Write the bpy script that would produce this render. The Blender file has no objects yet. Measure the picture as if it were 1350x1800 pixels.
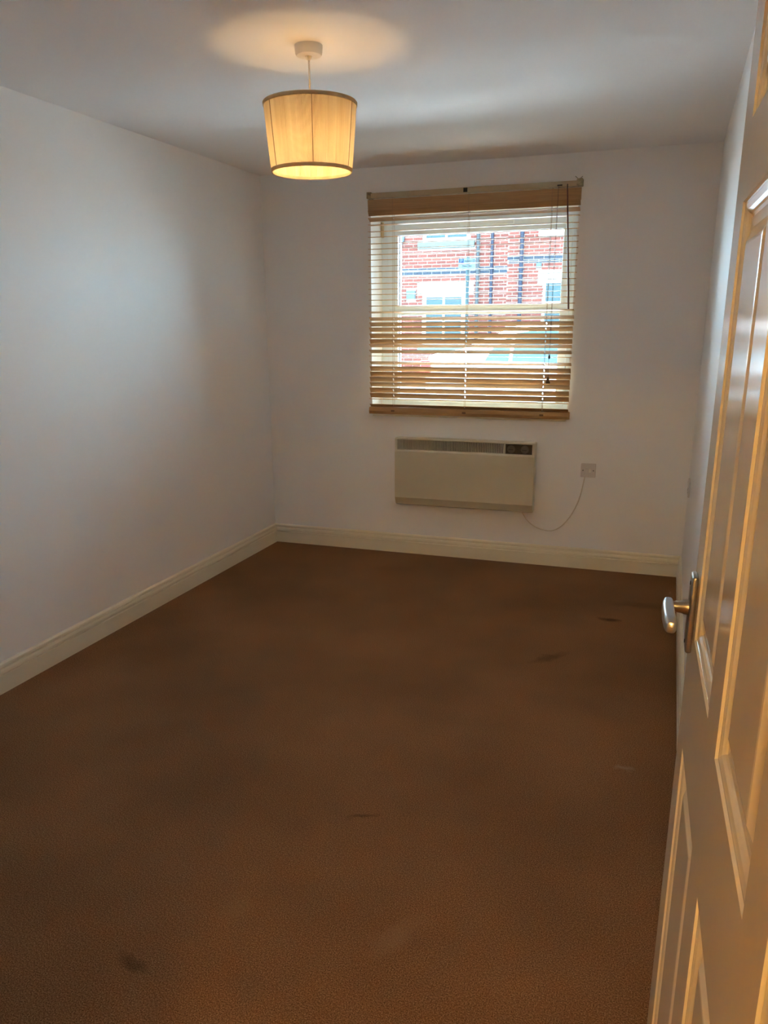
import bpy, bmesh, math, random
from mathutils import Matrix, Vector
random.seed(7)
PI = math.pi
SC = bpy.context.scene
COL = SC.collection

# ------------------------------------------------------------------ camera
F_PX = 1414.27
cam_data = bpy.data.cameras.new('camera')
cam_data.sensor_fit = 'VERTICAL'
cam_data.sensor_height = 36.0
cam_data.sensor_width = 27.0
cam_data.lens = F_PX * 36.0 / 1800.0
cam_data.shift_x = 12.46 / 1800.0
cam_data.shift_y = 80.2 / 1800.0
cam_data.clip_start = 0.02
cam_data.clip_end = 200
cam = bpy.data.objects.new('camera', cam_data)
COL.objects.link(cam)
_R = Matrix.Rotation(0.344166, 3, 'Z') @ Matrix.Rotation(-0.284493, 3, 'X') @ Matrix.Rotation(0.007580, 3, 'Y')
_rx, _fw, _up = _R.col[0], _R.col[1], _R.col[2]
_M = Matrix(((_rx.x, _up.x, -_fw.x), (_rx.y, _up.y, -_fw.y), (_rx.z, _up.z, -_fw.z))).to_4x4()
_M.translation = Vector((2.56775, -5.01898, 1.50130))
cam.matrix_world = _M
SC.camera = cam

# ------------------------------------------------------------------ world, lights, exposure
SKY = 13.5
world = bpy.data.worlds.new('overcast_sky')
SC.world = world
world.use_nodes = True
_bg = world.node_tree.nodes['Background']
_bg.inputs[0].default_value = (0.56, 0.82, 1.0, 1)
_bg.inputs[1].default_value = SKY
sun_data = bpy.data.lights.new('sun', 'SUN')
sun_data.energy = 90.0
sun_data.angle = 0.01
sun_data.color = (0.97, 0.99, 1.0)
sun = bpy.data.objects.new('sun', sun_data)
COL.objects.link(sun)
sun.location = (-8, 30, 30)
sun.rotation_euler = Vector((0.30, -0.62, -0.68)).to_track_quat('-Z', 'Y').to_euler()
BULB = 29.0            # pendant bulb emission strength
HALL = 135.0             # hall ceiling lamp emission strength
SC.view_settings.view_transform = 'Standard'
SC.view_settings.look = 'None'
SC.view_settings.gamma = 1.0
SC.view_settings.exposure = 1.3
SC.view_settings.use_curve_mapping = False
SC.cycles.max_bounces = 16
SC.cycles.diffuse_bounces = 10
SC.cycles.transparent_max_bounces = 16
SC.cycles.sample_clamp_indirect = 30.0

# ------------------------------------------------------------------ materials
def _nt(name):
    m = bpy.data.materials.new(name)
    m.use_nodes = True
    nt = m.node_tree
    return m, nt, nt.nodes['Principled BSDF']

def N(nt, t, **kw):
    n = nt.nodes.new(t)
    for k, v in kw.items():
        setattr(n, k, v)
    return n

def ramp(nt, fac, stops):
    r = N(nt, 'ShaderNodeValToRGB')
    e = r.color_ramp.elements
    while len(e) < len(stops):
        e.new(0.5)
    for i, (p, c) in enumerate(stops):
        e[i].position = p
        e[i].color = (*c, 1)
    nt.links.new(fac, r.inputs[0])
    return r.outputs[0]

def noise(nt, scale, detail=3, stretch=(1, 1, 1), rough=0.5):
    tc = N(nt, 'ShaderNodeTexCoord')
    mp = N(nt, 'ShaderNodeMapping')
    mp.inputs['Scale'].default_value = stretch
    nt.links.new(tc.outputs['Object'], mp.inputs[0])
    n = N(nt, 'ShaderNodeTexNoise')
    n.inputs['Scale'].default_value = scale
    n.inputs['Detail'].default_value = detail
    n.inputs['Roughness'].default_value = rough
    nt.links.new(mp.outputs[0], n.inputs['Vector'])
    return n.outputs['Fac']

def bump(nt, p, h, strength, dist):
    b = N(nt, 'ShaderNodeBump')
    b.inputs['Strength'].default_value = strength
    b.inputs['Distance'].default_value = dist
    nt.links.new(h, b.inputs['Height'])
    nt.links.new(b.outputs[0], p.inputs['Normal'])

def sh(c, k):
    return tuple(max(0, min(1, x * k)) for x in c)

def mat(name, col, rough=0.5, var=0.06, vscale=6, metal=0.0, bscale=None, bstr=0.15, bdist=0.001, stretch=(1, 1, 1), spec=0.5, detail=3):
    m, nt, p = _nt(name)
    f = noise(nt, vscale, detail, stretch)
    c = ramp(nt, f, [(0.3, sh(col, 1 - var)), (0.7, sh(col, 1 + var))])
    nt.links.new(c, p.inputs['Base Color'])
    p.inputs['Roughness'].default_value = rough
    p.inputs['Metallic'].default_value = metal
    p.inputs['Specular IOR Level'].default_value = spec
    if bscale:
        bump(nt, p, noise(nt, bscale, 2, stretch), bstr, bdist)
    return m

def emit_mat(name, col, strength):
    m, nt, p = _nt(name)
    p.inputs['Base Color'].default_value = (*col, 1)
    p.inputs['Emission Color'].default_value = (*col, 1)
    p.inputs['Emission Strength'].default_value = strength
    return m

M = {}
M['wall'] = mat('white_wall_paint', (0.91, 0.905, 0.89), 0.55, 0.015, 1.5, bscale=90, bstr=0.12, bdist=0.002, spec=0.3)
M['ceiling'] = mat('white_ceiling_paint', (0.90, 0.895, 0.885), 0.8, 0.015, 1.2, bscale=60, bstr=0.10, bdist=0.002, spec=0.2)
M['hallwall'] = mat('magnolia_hall_paint', (0.70, 0.60, 0.46), 0.6, 0.015, 1.5)
M['gloss'] = mat('cream_gloss_woodwork_paint', (0.86, 0.80, 0.64), 0.28, 0.02, 3, bscale=25, bstr=0.05, bdist=0.002)
M['door'] = mat('white_satin_door_paint', (0.78, 0.71, 0.58), 0.16, 0.015, 3, bscale=40, bstr=0.06, bdist=0.001, stretch=(1, 1, 0.25))
M['upvc'] = mat('cool_tinted_upvc', (0.76, 0.83, 0.88), 0.3, 0.01, 3)  # white plastic; the blue tint puts cool daylight into its colour
M['reveal'] = M['wall']
M['gasket'] = mat('black_rubber_gasket', (0.03, 0.03, 0.035), 0.6)
M['headrail'] = mat('beige_painted_headrail', (0.50, 0.40, 0.25), 0.45, 0.05, 9)
M['bracket'] = mat('worn_beige_bracket', (0.36, 0.29, 0.18), 0.5, 0.45, 60)
M['slat'] = mat('tan_wood_slat', (0.56, 0.34, 0.165), 0.42, 0.14, 5, bscale=None, stretch=(1.2, 30, 30))
M['valance'] = mat('honey_wood_valance', (0.47, 0.27, 0.11), 0.42, 0.14, 5, stretch=(1.2, 30, 30))
M['wand'] = mat('dark_mahogany_wand', (0.17, 0.055, 0.04), 0.4)
M['cord'] = mat('tan_blind_cord', (0.30, 0.20, 0.13), 0.8)
M['pullcord'] = mat('brown_pull_cord', (0.12, 0.06, 0.05), 0.8)
M['tassel'] = mat('brown_wood_tassel', (0.20, 0.11, 0.05), 0.4, 0.15, 40)
M['black'] = mat('black_plastic', (0.015, 0.014, 0.013), 0.4)
M['heater'] = mat('cream_heater_enamel', (0.66, 0.59, 0.43), 0.35, 0.02, 4)
M['heater_trim'] = mat('off_white_heater_frame', (0.72, 0.67, 0.54), 0.4, 0.02, 4)
M['fin'] = mat('pale_grille_fin', (0.74, 0.69, 0.58), 0.45)
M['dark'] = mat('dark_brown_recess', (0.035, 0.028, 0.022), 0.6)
M['control'] = mat('brown_control_panel', (0.065, 0.05, 0.036), 0.4, 0.08, 20)
M['dial'] = mat('grey_brown_dial', (0.15, 0.125, 0.10), 0.4)
M['plastic'] = mat('white_electrical_plastic', (0.70, 0.66, 0.63), 0.35, 0.01, 5)
M['rocker'] = mat('cream_switch_rocker', (0.80, 0.77, 0.70), 0.3, 0.01, 5)
M['cable'] = mat('white_flex_cable', (0.74, 0.70, 0.62), 0.45)
M['brass_screw'] = mat('dull_screw_head', (0.06, 0.05, 0.04), 0.5, metal=0.6)
M['steel'] = mat('brushed_steel', (0.62, 0.61, 0.60), 0.28, 0.05, 60, metal=1.0, stretch=(1, 1, 8))
M['bronze'] = mat('satin_nickel_plate', (0.40, 0.36, 0.31), 0.32, 0.05, 60, metal=1.0, stretch=(1, 1, 8))
M['rose'] = mat('white_rose_plastic', (0.80, 0.77, 0.70), 0.4, 0.01, 5)
M['band'] = mat('beige_shade_band', (0.55, 0.47, 0.34), 0.85, 0.05, 200)
M['strut_line'] = mat('brown_strut_silhouette', (0.22, 0.14, 0.07), 0.9, 0.05, 100)  # brown for the dark silhouette of the wires inside the shade

def shade_mat(name='pleated_cream_shade_fabric', ca=(0.72, 0.60, 0.40), cb=(0.86, 0.76, 0.56), tr=0.30):
    m, nt, p = _nt(name)
    out = nt.nodes['Material Output']
    nt.nodes.remove(p)
    f = noise(nt, 40, 2, (1, 1, 0.03))
    c = ramp(nt, f, [(0.3, ca), (0.7, cb)])
    d = N(nt, 'ShaderNodeBsdfDiffuse')
    t = N(nt, 'ShaderNodeBsdfTranslucent')
    mx = N(nt, 'ShaderNodeMixShader')
    mx.inputs[0].default_value = tr
    nt.links.new(c, d.inputs[0])
    nt.links.new(c, t.inputs[0])
    nt.links.new(d.outputs[0], mx.inputs[1])
    nt.links.new(t.outputs[0], mx.inputs[2])
    nt.links.new(mx.outputs[0], out.inputs[0])
    return m
M['shade'] = shade_mat()
M['band'] = shade_mat('beige_shade_band', (0.60, 0.50, 0.34), (0.68, 0.58, 0.40), 0.45)
M['bulb'] = emit_mat('warm_bulb', (1.0, 0.65, 0.28), BULB)
M['hall_lamp'] = emit_mat('warm_hall_lamp', (1.0, 0.64, 0.22), HALL)

def glass_mat(name, tint=(1, 1, 1), refl=0.06):
    m, nt, p = _nt(name)
    out = nt.nodes['Material Output']
    nt.nodes.remove(p)
    t = N(nt, 'ShaderNodeBsdfTransparent')
    t.inputs[0].default_value = (*tint, 1)
    g = N(nt, 'ShaderNodeBsdfGlossy')
    g.inputs['Roughness'].default_value = 0.01
    fr = N(nt, 'ShaderNodeFresnel')
    fr.inputs[0].default_value = 1.45
    mx = N(nt, 'ShaderNodeMixShader')
    nt.links.new(fr.outputs[0], mx.inputs[0])
    nt.links.new(t.outputs[0], mx.inputs[1])
    nt.links.new(g.outputs[0], mx.inputs[2])
    nt.links.new(mx.outputs[0], out.inputs[0])
    return m
M['glass'] = glass_mat('clear_window_glass', (0.97, 0.99, 0.99))

def carpet_mat():
    m, nt, p = _nt('brown_twist_carpet')
    fine = noise(nt, 300, 4, rough=0.75)
    mid = noise(nt, 70, 3)
    big = noise(nt, 1.6, 4)
    c1 = ramp(nt, fine, [(0.35, (0.078, 0.032, 0.014)), (0.50, (0.230, 0.113, 0.052)), (0.66, (0.46, 0.27, 0.148))])
    c2 = ramp(nt, big, [(0.35, (0.86, 0.86, 0.86)), (0.65, (1.12, 1.10, 1.06))])
    mul = N(nt, 'ShaderNodeMixRGB', blend_type='MULTIPLY')
    mul.inputs[0].default_value = 1
    nt.links.new(c1, mul.inputs[1])
    nt.links.new(c2, mul.inputs[2])
    last = mul.outputs[0]
    tc = N(nt, 'ShaderNodeTexCoord')
    wob = N(nt, 'ShaderNodeTexNoise')
    wob.inputs['Scale'].default_value = 14
    wob.inputs['Detail'].default_value = 4
    nt.links.new(tc.outputs['Object'], wob.inputs['Vector'])
    wv = N(nt, 'ShaderNodeVectorMath', operation='MULTIPLY_ADD')
    wv.inputs[1].default_value = (0.10, 0.10, 0)
    wv.inputs[2].default_value = (-0.05, -0.05, 0)
    nt.links.new(wob.outputs['Color'], wv.inputs[0])
    add = N(nt, 'ShaderNodeVectorMath', operation='ADD')
    nt.links.new(tc.outputs['Object'], add.inputs[0])
    nt.links.new(wv.outputs[0], add.inputs[1])
    # worn marks: x, y, half-size x, half-size y, rotation, colour, amount
    marks = [(2.376, -0.903, 0.055, 0.028, 0.0, (0.030, 0.012, 0.006), 0.75), (2.15, -1.49, 0.11, 0.03, 0.9, (0.06, 0.025, 0.012), 0.45),
             (2.03, -3.41, 0.035, 0.10, -0.5, (0.30, 0.18, 0.10), 0.42), (2.541, -2.383, 0.03, 0.02, 0, (0.34, 0.24, 0.16), 0.55),
             (1.60, -3.45, 0.05, 0.04, 0, (0.26, 0.15, 0.07), 0.35), (1.25, -3.35, 0.07, 0.03, 0.6, (0.24, 0.13, 0.07), 0.35),
             (2.52, -0.62, 0.16, 0.05, 0.1, (0.07, 0.03, 0.013), 0.35), (1.45, -3.70, 0.06, 0.02, -0.3, (0.03, 0.013, 0.006), 0.45), (1.78, -2.95, 0.05, 0.012, 0.5, (0.03, 0.013, 0.006), 0.5)]
    for (x, y, a, b, r, col, amt) in marks:
        mp = N(nt, 'ShaderNodeMapping', vector_type='TEXTURE')
        mp.inputs['Location'].default_value = (x, y, 0)
        mp.inputs['Rotation'].default_value = (0, 0, r)
        mp.inputs['Scale'].default_value = (a, b, 1)
        nt.links.new(add.outputs[0], mp.inputs[0])
        ln = N(nt, 'ShaderNodeVectorMath', operation='LENGTH')
        nt.links.new(mp.outputs[0], ln.inputs[0])
        rg = N(nt, 'ShaderNodeMapRange')
        rg.inputs[1].default_value = 1.25
        rg.inputs[2].default_value = 0.3
        rg.inputs[3].default_value = 0
        rg.inputs[4].default_value = amt
        nt.links.new(ln.outputs['Value'], rg.inputs[0])
        mx = N(nt, 'ShaderNodeMixRGB')
        nt.links.new(rg.outputs[0], mx.inputs[0])
        nt.links.new(last, mx.inputs[1])
        mx.inputs[2].default_value = (*col, 1)
        last = mx.outputs[0]
    nt.links.new(last, p.inputs['Base Color'])
    p.inputs['Roughness'].default_value = 0.95
    p.inputs['Specular IOR Level'].default_value = 0.1
    s = N(nt, 'ShaderNodeMath', operation='ADD')
    nt.links.new(fine, s.inputs[0])
    nt.links.new(mid, s.inputs[1])
    bump(nt, p, s.outputs[0], 0.45, 0.004)
    return m
M['carpet'] = carpet_mat()

def brick_mat(name, cols, island):
    m, nt, p = _nt(name)
    if island:
        g = N(nt, 'ShaderNodeNewGeometry')
        src = g.outputs['Random Per Island']
    else:
        g = N(nt, 'ShaderNodeObjectInfo')
        src = g.outputs['Random']
    c = ramp(nt, src, [(0.0, cols[0]), (0.5, cols[1]), (1.0, cols[2])])
    f = ramp(nt, noise(nt, 30, 3), [(0.3, (0.85, 0.85, 0.85)), (0.7, (1.1, 1.1, 1.1))])
    mul = N(nt, 'ShaderNodeMixRGB', blend_type='MULTIPLY')
    mul.inputs[0].default_value = 1
    nt.links.new(c, mul.inputs[1])
    nt.links.new(f, mul.inputs[2])
    nt.links.new(mul.outputs[0], p.inputs['Base Color'])
    p.inputs['Roughness'].default_value = 0.9
    p.inputs['Specular IOR Level'].default_value = 0.2
    return m
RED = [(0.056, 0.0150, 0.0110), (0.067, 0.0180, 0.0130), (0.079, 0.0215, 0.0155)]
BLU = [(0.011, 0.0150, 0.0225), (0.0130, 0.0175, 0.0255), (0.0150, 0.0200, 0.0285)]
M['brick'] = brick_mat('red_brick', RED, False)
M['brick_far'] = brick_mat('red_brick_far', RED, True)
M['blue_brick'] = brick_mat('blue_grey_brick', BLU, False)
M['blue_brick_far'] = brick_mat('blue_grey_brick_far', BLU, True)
M['mortar'] = mat('pale_mortar', (0.20, 0.18, 0.16), 0.95, 0.08, 30)
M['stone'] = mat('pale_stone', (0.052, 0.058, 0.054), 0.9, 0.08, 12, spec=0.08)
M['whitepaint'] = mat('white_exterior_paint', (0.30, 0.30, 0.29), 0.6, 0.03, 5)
M['housepane'] = mat('dark_blue_house_pane', (0.005, 0.018, 0.022), 0.08, 0.15, 4, spec=0.22)
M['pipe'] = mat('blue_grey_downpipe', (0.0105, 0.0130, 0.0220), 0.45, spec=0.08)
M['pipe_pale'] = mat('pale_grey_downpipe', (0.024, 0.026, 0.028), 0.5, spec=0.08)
M['asphalt'] = mat('grey_asphalt', (0.10, 0.10, 0.10), 0.9, 0.15, 60)
M['paving'] = mat('grey_paving', (0.38, 0.38, 0.375), 0.9, 0.1, 6)
M['paving_old'] = mat('weathered_grey_paving', (0.20, 0.195, 0.185), 0.9, 0.1, 6)
M['roof'] = mat('slate_roof', (0.10, 0.10, 0.115), 0.8, 0.15, 10)
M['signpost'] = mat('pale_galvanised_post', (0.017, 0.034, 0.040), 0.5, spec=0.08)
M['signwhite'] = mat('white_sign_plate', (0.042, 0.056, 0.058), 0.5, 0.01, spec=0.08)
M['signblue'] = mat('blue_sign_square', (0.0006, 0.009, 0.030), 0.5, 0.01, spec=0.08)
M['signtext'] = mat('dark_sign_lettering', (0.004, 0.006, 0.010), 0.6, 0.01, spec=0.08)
M['carpaint'] = mat('white_car_paint', (0.62, 0.62, 0.63), 0.2, 0.01)
M['carglass'] = mat('teal_tinted_car_glass', (0.003, 0.018, 0.024), 0.05, 0.1, 2, spec=0.3)
M['taillight'] = mat('red_tail_light', (0.16, 0.012, 0.012), 0.2, spec=0.08)
M['tyre'] = mat('black_tyre', (0.02, 0.02, 0.02), 0.8)
M['rim'] = mat('silver_rim', (0.5, 0.5, 0.52), 0.3, metal=0.9)
M['boxblue'] = mat('pale_blue_grey_box', (0.038, 0.048, 0.056), 0.6, spec=0.08)

# ------------------------------------------------------------------ mesh helpers
def add_box(bm, x0, x1, y0, y1, z0, z1, bev=0.0, seg=2):
    vs = [bm.verts.new(p) for p in ((x0, y0, z0), (x1, y0, z0), (x1, y1, z0), (x0, y1, z0), (x0, y0, z1), (x1, y0, z1), (x1, y1, z1), (x0, y1, z1))]
    fs = [bm.faces.new([vs[i] for i in f]) for f in ((3, 2, 1, 0), (4, 5, 6, 7), (0, 1, 5, 4), (1, 2, 6, 5), (2, 3, 7, 6), (3, 0, 4, 7))]
    if bev > 0:
        es = list({e for f in fs for e in f.edges})
        bmesh.ops.bevel(bm, geom=es, offset=bev, segments=seg, profile=0.5, affect='EDGES')
    return bm

def box(*a, **k):
    return add_box(bmesh.new(), *a, **k)

def add_tube(bm, pts, r, n=8, cap=True):
    pts = [Vector(p) for p in pts]
    rs = r if isinstance(r, (list, tuple)) else [r] * len(pts)
    rings = []
    up = None
    for i, p in enumerate(pts):
        a = pts[max(i - 1, 0)]
        b = pts[min(i + 1, len(pts) - 1)]
        t = (b - a).normalized()
        if up is None:
            up = Vector((0, 0, 1)) if abs(t.z) < 0.9 else Vector((1, 0, 0))
        u = t.cross(up).normalized()
        up = u.cross(t).normalized()
        rings.append([bm.verts.new(p + (u * math.cos(2 * PI * k / n) + up * math.sin(2 * PI * k / n)) * rs[i]) for k in range(n)])
    for a, b in zip(rings, rings[1:]):
        for k in range(n):
            bm.faces.new((a[k], a[(k + 1) % n], b[(k + 1) % n], b[k]))
    if cap:
        bm.faces.new(rings[0][::-1])
        bm.faces.new(rings[-1])
    return bm

def tube(*a, **k):
    return add_tube(bmesh.new(), *a, **k)

def add_lathe(bm, prof, n=48, center=(0, 0, 0), cap0=True, cap1=True, rip=None):
    rings = []
    for j, (r, z) in enumerate(prof):
        ring = []
        for k in range(n):
            rr = r + (rip(k, j) if rip else 0)
            a = 2 * PI * k / n
            ring.append(bm.verts.new((center[0] + rr * math.cos(a), center[1] + rr * math.sin(a), center[2] + z)))
        rings.append(ring)
    for a, b in zip(rings, rings[1:]):
        for k in range(n):
            bm.faces.new((a[k], a[(k + 1) % n], b[(k + 1) % n], b[k]))
    if cap0:
        bm.faces.new(rings[0][::-1])
    if cap1:
        bm.faces.new(rings[-1])
    return bm

def lathe(*a, **k):
    return add_lathe(bmesh.new(), *a, **k)

def add_prism(bm, poly, axis, a, b):
    """extrude a 2-D polygon; axis x: poly=(y,z); y: poly=(x,z); z: poly=(x,y)"""
    def P(q, t):
        return {'x': (t, q[0], q[1]), 'y': (q[0], t, q[1]), 'z': (q[0], q[1], t)}[axis]
    A = [bm.verts.new(P(q, a)) for q in poly]
    B = [bm.verts.new(P(q, b)) for q in poly]
    n = len(poly)
    for i in range(n):
        bm.faces.new((A[i], A[(i + 1) % n], B[(i + 1) % n], B[i]))
    bm.faces.new(A[::-1])
    bm.faces.new(B)
    return bm

def prism(*a, **k):
    return add_prism(bmesh.new(), *a, **k)

def bevel_all(bm, off, seg=2, ang=0.5):
    bm.normal_update()
    es = [e for e in bm.edges if len(e.link_faces) == 2 and e.calc_face_angle(0) > ang]
    bmesh.ops.bevel(bm, geom=es, offset=off, segments=seg, profile=0.5, affect='EDGES')
    return bm

ORG = {}

def placed(bm, loc, rot):
    bmesh.ops.transform(bm, matrix=Matrix.Translation(loc) @ rot, verts=bm.verts)
    return bm

def obj(name, bm, m, parent=None, smooth=False, label=None):
    """one mesh object; vertices given in the root's frame of world coordinates are shifted to the root's origin"""
    bmesh.ops.recalc_face_normals(bm, faces=bm.faces)
    if parent is not None:
        off = ORG.get(parent.name, Vector((0, 0, 0)))
        bmesh.ops.translate(bm, verts=bm.verts, vec=-off)
    me = bpy.data.meshes.new(name)
    bm.to_mesh(me)
    bm.free()
    if smooth:
        me.polygons.foreach_set('use_smooth', [True] * len(me.polygons))
        try:
            me.set_sharp_from_angle(angle=0.6)
        except Exception:
            pass
    me.materials.append(M[m] if isinstance(m, str) else m)
    o = bpy.data.objects.new(name, me)
    COL.objects.link(o)
    if parent is not None:
        o.parent = parent
        ORG[o.name] = off
    if label:
        o['label'] = label
    return o

def inst(name, me, parent, loc=(0, 0, 0), rot=(0, 0, 0), scale=(1, 1, 1)):
    o = bpy.data.objects.new(name, me)
    COL.objects.link(o)
    o.parent = parent
    o.location = loc
    o.rotation_euler = rot
    o.scale = scale
    return o

def thing(name, label, cat, loc, rotz=0, group=None, world_coords=True):
    o = bpy.data.objects.new(name, None)
    COL.objects.link(o)
    o.empty_display_size = 0.05
    o.location = loc
    o.rotation_euler = (0, 0, rotz)
    tag(o, label, cat, group)
    ORG[o.name] = Vector(loc) if world_coords else Vector((0, 0, 0))
    return o

def tag(o, label, cat, group=None):
    o['label'] = label
    o['category'] = cat
    if group:
        o['group'] = group
    return o

def struct(o, label, cat='room'):
    o['kind'] = 'structure'
    o['label'] = label
    o['category'] = cat
    return o

# ------------------------------------------------------------------ the room
W, H, L = 2.726, 2.40, 4.48
WX0, WX1, WZ0, WZ1 = 0.745, 1.995, 0.942, 2.145      # window opening
DX0, DX1, DZ = 1.822, 2.676, 1.995                      # doorway in the front wall
YF, YB = -L, -L - 0.10                                   # front wall faces
HX0, HX1, HY = 1.25, 3.30, -7.6                          # hallway

struct(obj('floor', box(-0.1, W + 0.1, YB, 0.3, -0.08, 0.0), 'carpet'), 'worn brown twist carpet covering the bedroom floor', 'floor')
struct(obj('ceiling', box(-0.1, W + 0.1, YB, 0.3, H, H + 0.1), 'ceiling'), 'plain white painted ceiling above the pendant lamp', 'ceiling')
struct(obj('wall_left', box(-0.1, 0, YB, 0.3, 0, H), 'wall'), 'long bare white wall facing the open door', 'wall')
struct(obj('wall_right', box(W, W + 0.1, YB, 0.3, 0, H), 'wall'), 'white wall partly hidden by the open door', 'wall')

def wall_hole(x0, x1, z0, z1, hx0, hx1, hz0, hz1, y0, y1):
    bm = bmesh.new()
    xs, zs = sorted({x0, hx0, hx1, x1}), sorted({z0, hz0, hz1, z1})
    V = {}
    def v(x, y, z):
        k = (x, y, z)
        if k not in V:
            V[k] = bm.verts.new(k)
        return V[k]
    def solid(i, j):
        if i < 0 or j < 0 or i >= len(xs) - 1 or j >= len(zs) - 1:
            return False
        return not (xs[i] >= hx0 and xs[i + 1] <= hx1 and zs[j] >= hz0 and zs[j + 1] <= hz1)
    for i in range(len(xs) - 1):
        for j in range(len(zs) - 1):
            if not solid(i, j):
                continue
            a, b, c, d = xs[i], xs[i + 1], zs[j], zs[j + 1]
            bm.faces.new((v(a, y0, c), v(b, y0, c), v(b, y0, d), v(a, y0, d)))
            bm.faces.new((v(a, y1, d), v(b, y1, d), v(b, y1, c), v(a, y1, c)))
            if not solid(i - 1, j): bm.faces.new((v(a, y0, c), v(a, y0, d), v(a, y1, d), v(a, y1, c)))
            if not solid(i + 1, j): bm.faces.new((v(b, y0, c), v(b, y1, c), v(b, y1, d), v(b, y0, d)))
            if not solid(i, j - 1): bm.faces.new((v(a, y0, c), v(a, y1, c), v(b, y1, c), v(b, y0, c)))
            if not solid(i, j + 1): bm.faces.new((v(a, y0, d), v(b, y0, d), v(b, y1, d), v(a, y1, d)))
    return bm
struct(obj('wall_back', wall_hole(0, W, 0, H, WX0, WX1, WZ0, WZ1, 0.0, 0.3), 'wall'), 'white end wall with the window and heater', 'wall')
struct(obj('wall_front', wall_hole(0, W, 0, H, DX0, DX1, 0, DZ, YB, YF), 'wall'), 'white wall with the doorway to the hall', 'wall')

# hallway the photograph is taken from
struct(obj('floor_hall', box(HX0, HX1, HY, YB, -0.08, 0.0), 'carpet'), 'brown carpet of the hall outside the doorway', 'floor')
struct(obj('ceiling_hall', box(HX0, HX1, HY, YB, H, H + 0.1), 'ceiling'), 'white ceiling of the hall outside the doorway', 'ceiling')
struct(obj('wall_hall_left', box(HX0 - 0.1, HX0, HY, YB, 0, H), 'hallwall'), 'white hall wall left of the doorway', 'wall')
struct(obj('wall_hall_right', box(HX1, HX1 + 0.1, HY, YB, 0, H), 'hallwall'), 'white hall wall right of the doorway', 'wall')
struct(obj('wall_hall_end', box(HX0, HX1, HY - 0.1, HY, 0, H), 'hallwall'), 'white wall at the far end of the hall', 'wall')
struct(obj('wall_hall_front', box(W + 0.1, HX1, YB, YB + 0.1, 0, H), 'hallwall'), 'white hall wall beside the doorway', 'wall')

# skirting boards with a moulded top, mitred in the corners
SK = [(0.0, 0.0), (0.018, 0.0), (0.018, 0.077), (0.0172, 0.0785), (0.0090, 0.0795), (0.0090, 0.0845), (0.0165, 0.0870), (0.0168, 0.0945), (0.0130, 0.1045), (0.0050, 0.1065), (0.0050, 0.1120), (0.0112, 0.1140), (0.0108, 0.1215), (0.005, 0.1285), (0.0, 0.130)]

def skirting(name, fn, label):
    bm = bmesh.new()
    A = [bm.verts.new(fn(o, z, 0)) for o, z in SK]
    B = [bm.verts.new(fn(o, z, 1)) for o, z in SK]
    n = len(SK)
    for i in range(n):
        bm.faces.new((A[i], A[(i + 1) % n], B[(i + 1) % n], B[i]))
    bm.faces.new(A[::-1])
    bm.faces.new(B)
    return struct(obj(name, bm, 'gloss'), label, 'skirting board')
skirting('baseboard_left', lambda o, z, e: (o, -o if e else YF + o, z), 'cream moulded skirting board along the long left wall')
skirting('baseboard_back', lambda o, z, e: ((W - o) if e else o, -o, z), 'cream moulded skirting board under the window')
skirting('baseboard_right', lambda o, z, e: (W - o, -o if e else YF, z), 'cream moulded skirting board behind the open door')
skirting('baseboard_front', lambda o, z, e: ((DX0 - 0.06) if e else o, YF + o, z), 'cream moulded skirting board beside the doorway')

# door lining and architrave
bm = bmesh.new()
add_box(bm, DX0, DX0 + 0.018, YB, YF, 0, DZ - 0.012)
add_box(bm, DX1 - 0.004, DX1, YB, YF, 0, DZ - 0.012)
add_box(bm, DX0, DX1, YB, YF, DZ - 0.012, DZ)
add_box(bm, DX0 - 0.055, DX0 + 0.006, YF, YF + 0.016, 0, DZ + 0.05)
add_box(bm, DX0 + 0.006, DX1 - 0.01, YF, YF + 0.016, DZ - 0.004, DZ + 0.05)
struct(obj('trim_1', bm, 'gloss'), 'cream door lining and architrave around the doorway', 'door frame')

# ------------------------------------------------------------------ window
wn = thing('window_1', 'white plastic casement window behind the wooden blind', 'window', (1.37, 0.235, WZ0))
wn['kind'] = 'structure'
FY0, FY1 = 0.20, 0.27

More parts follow.
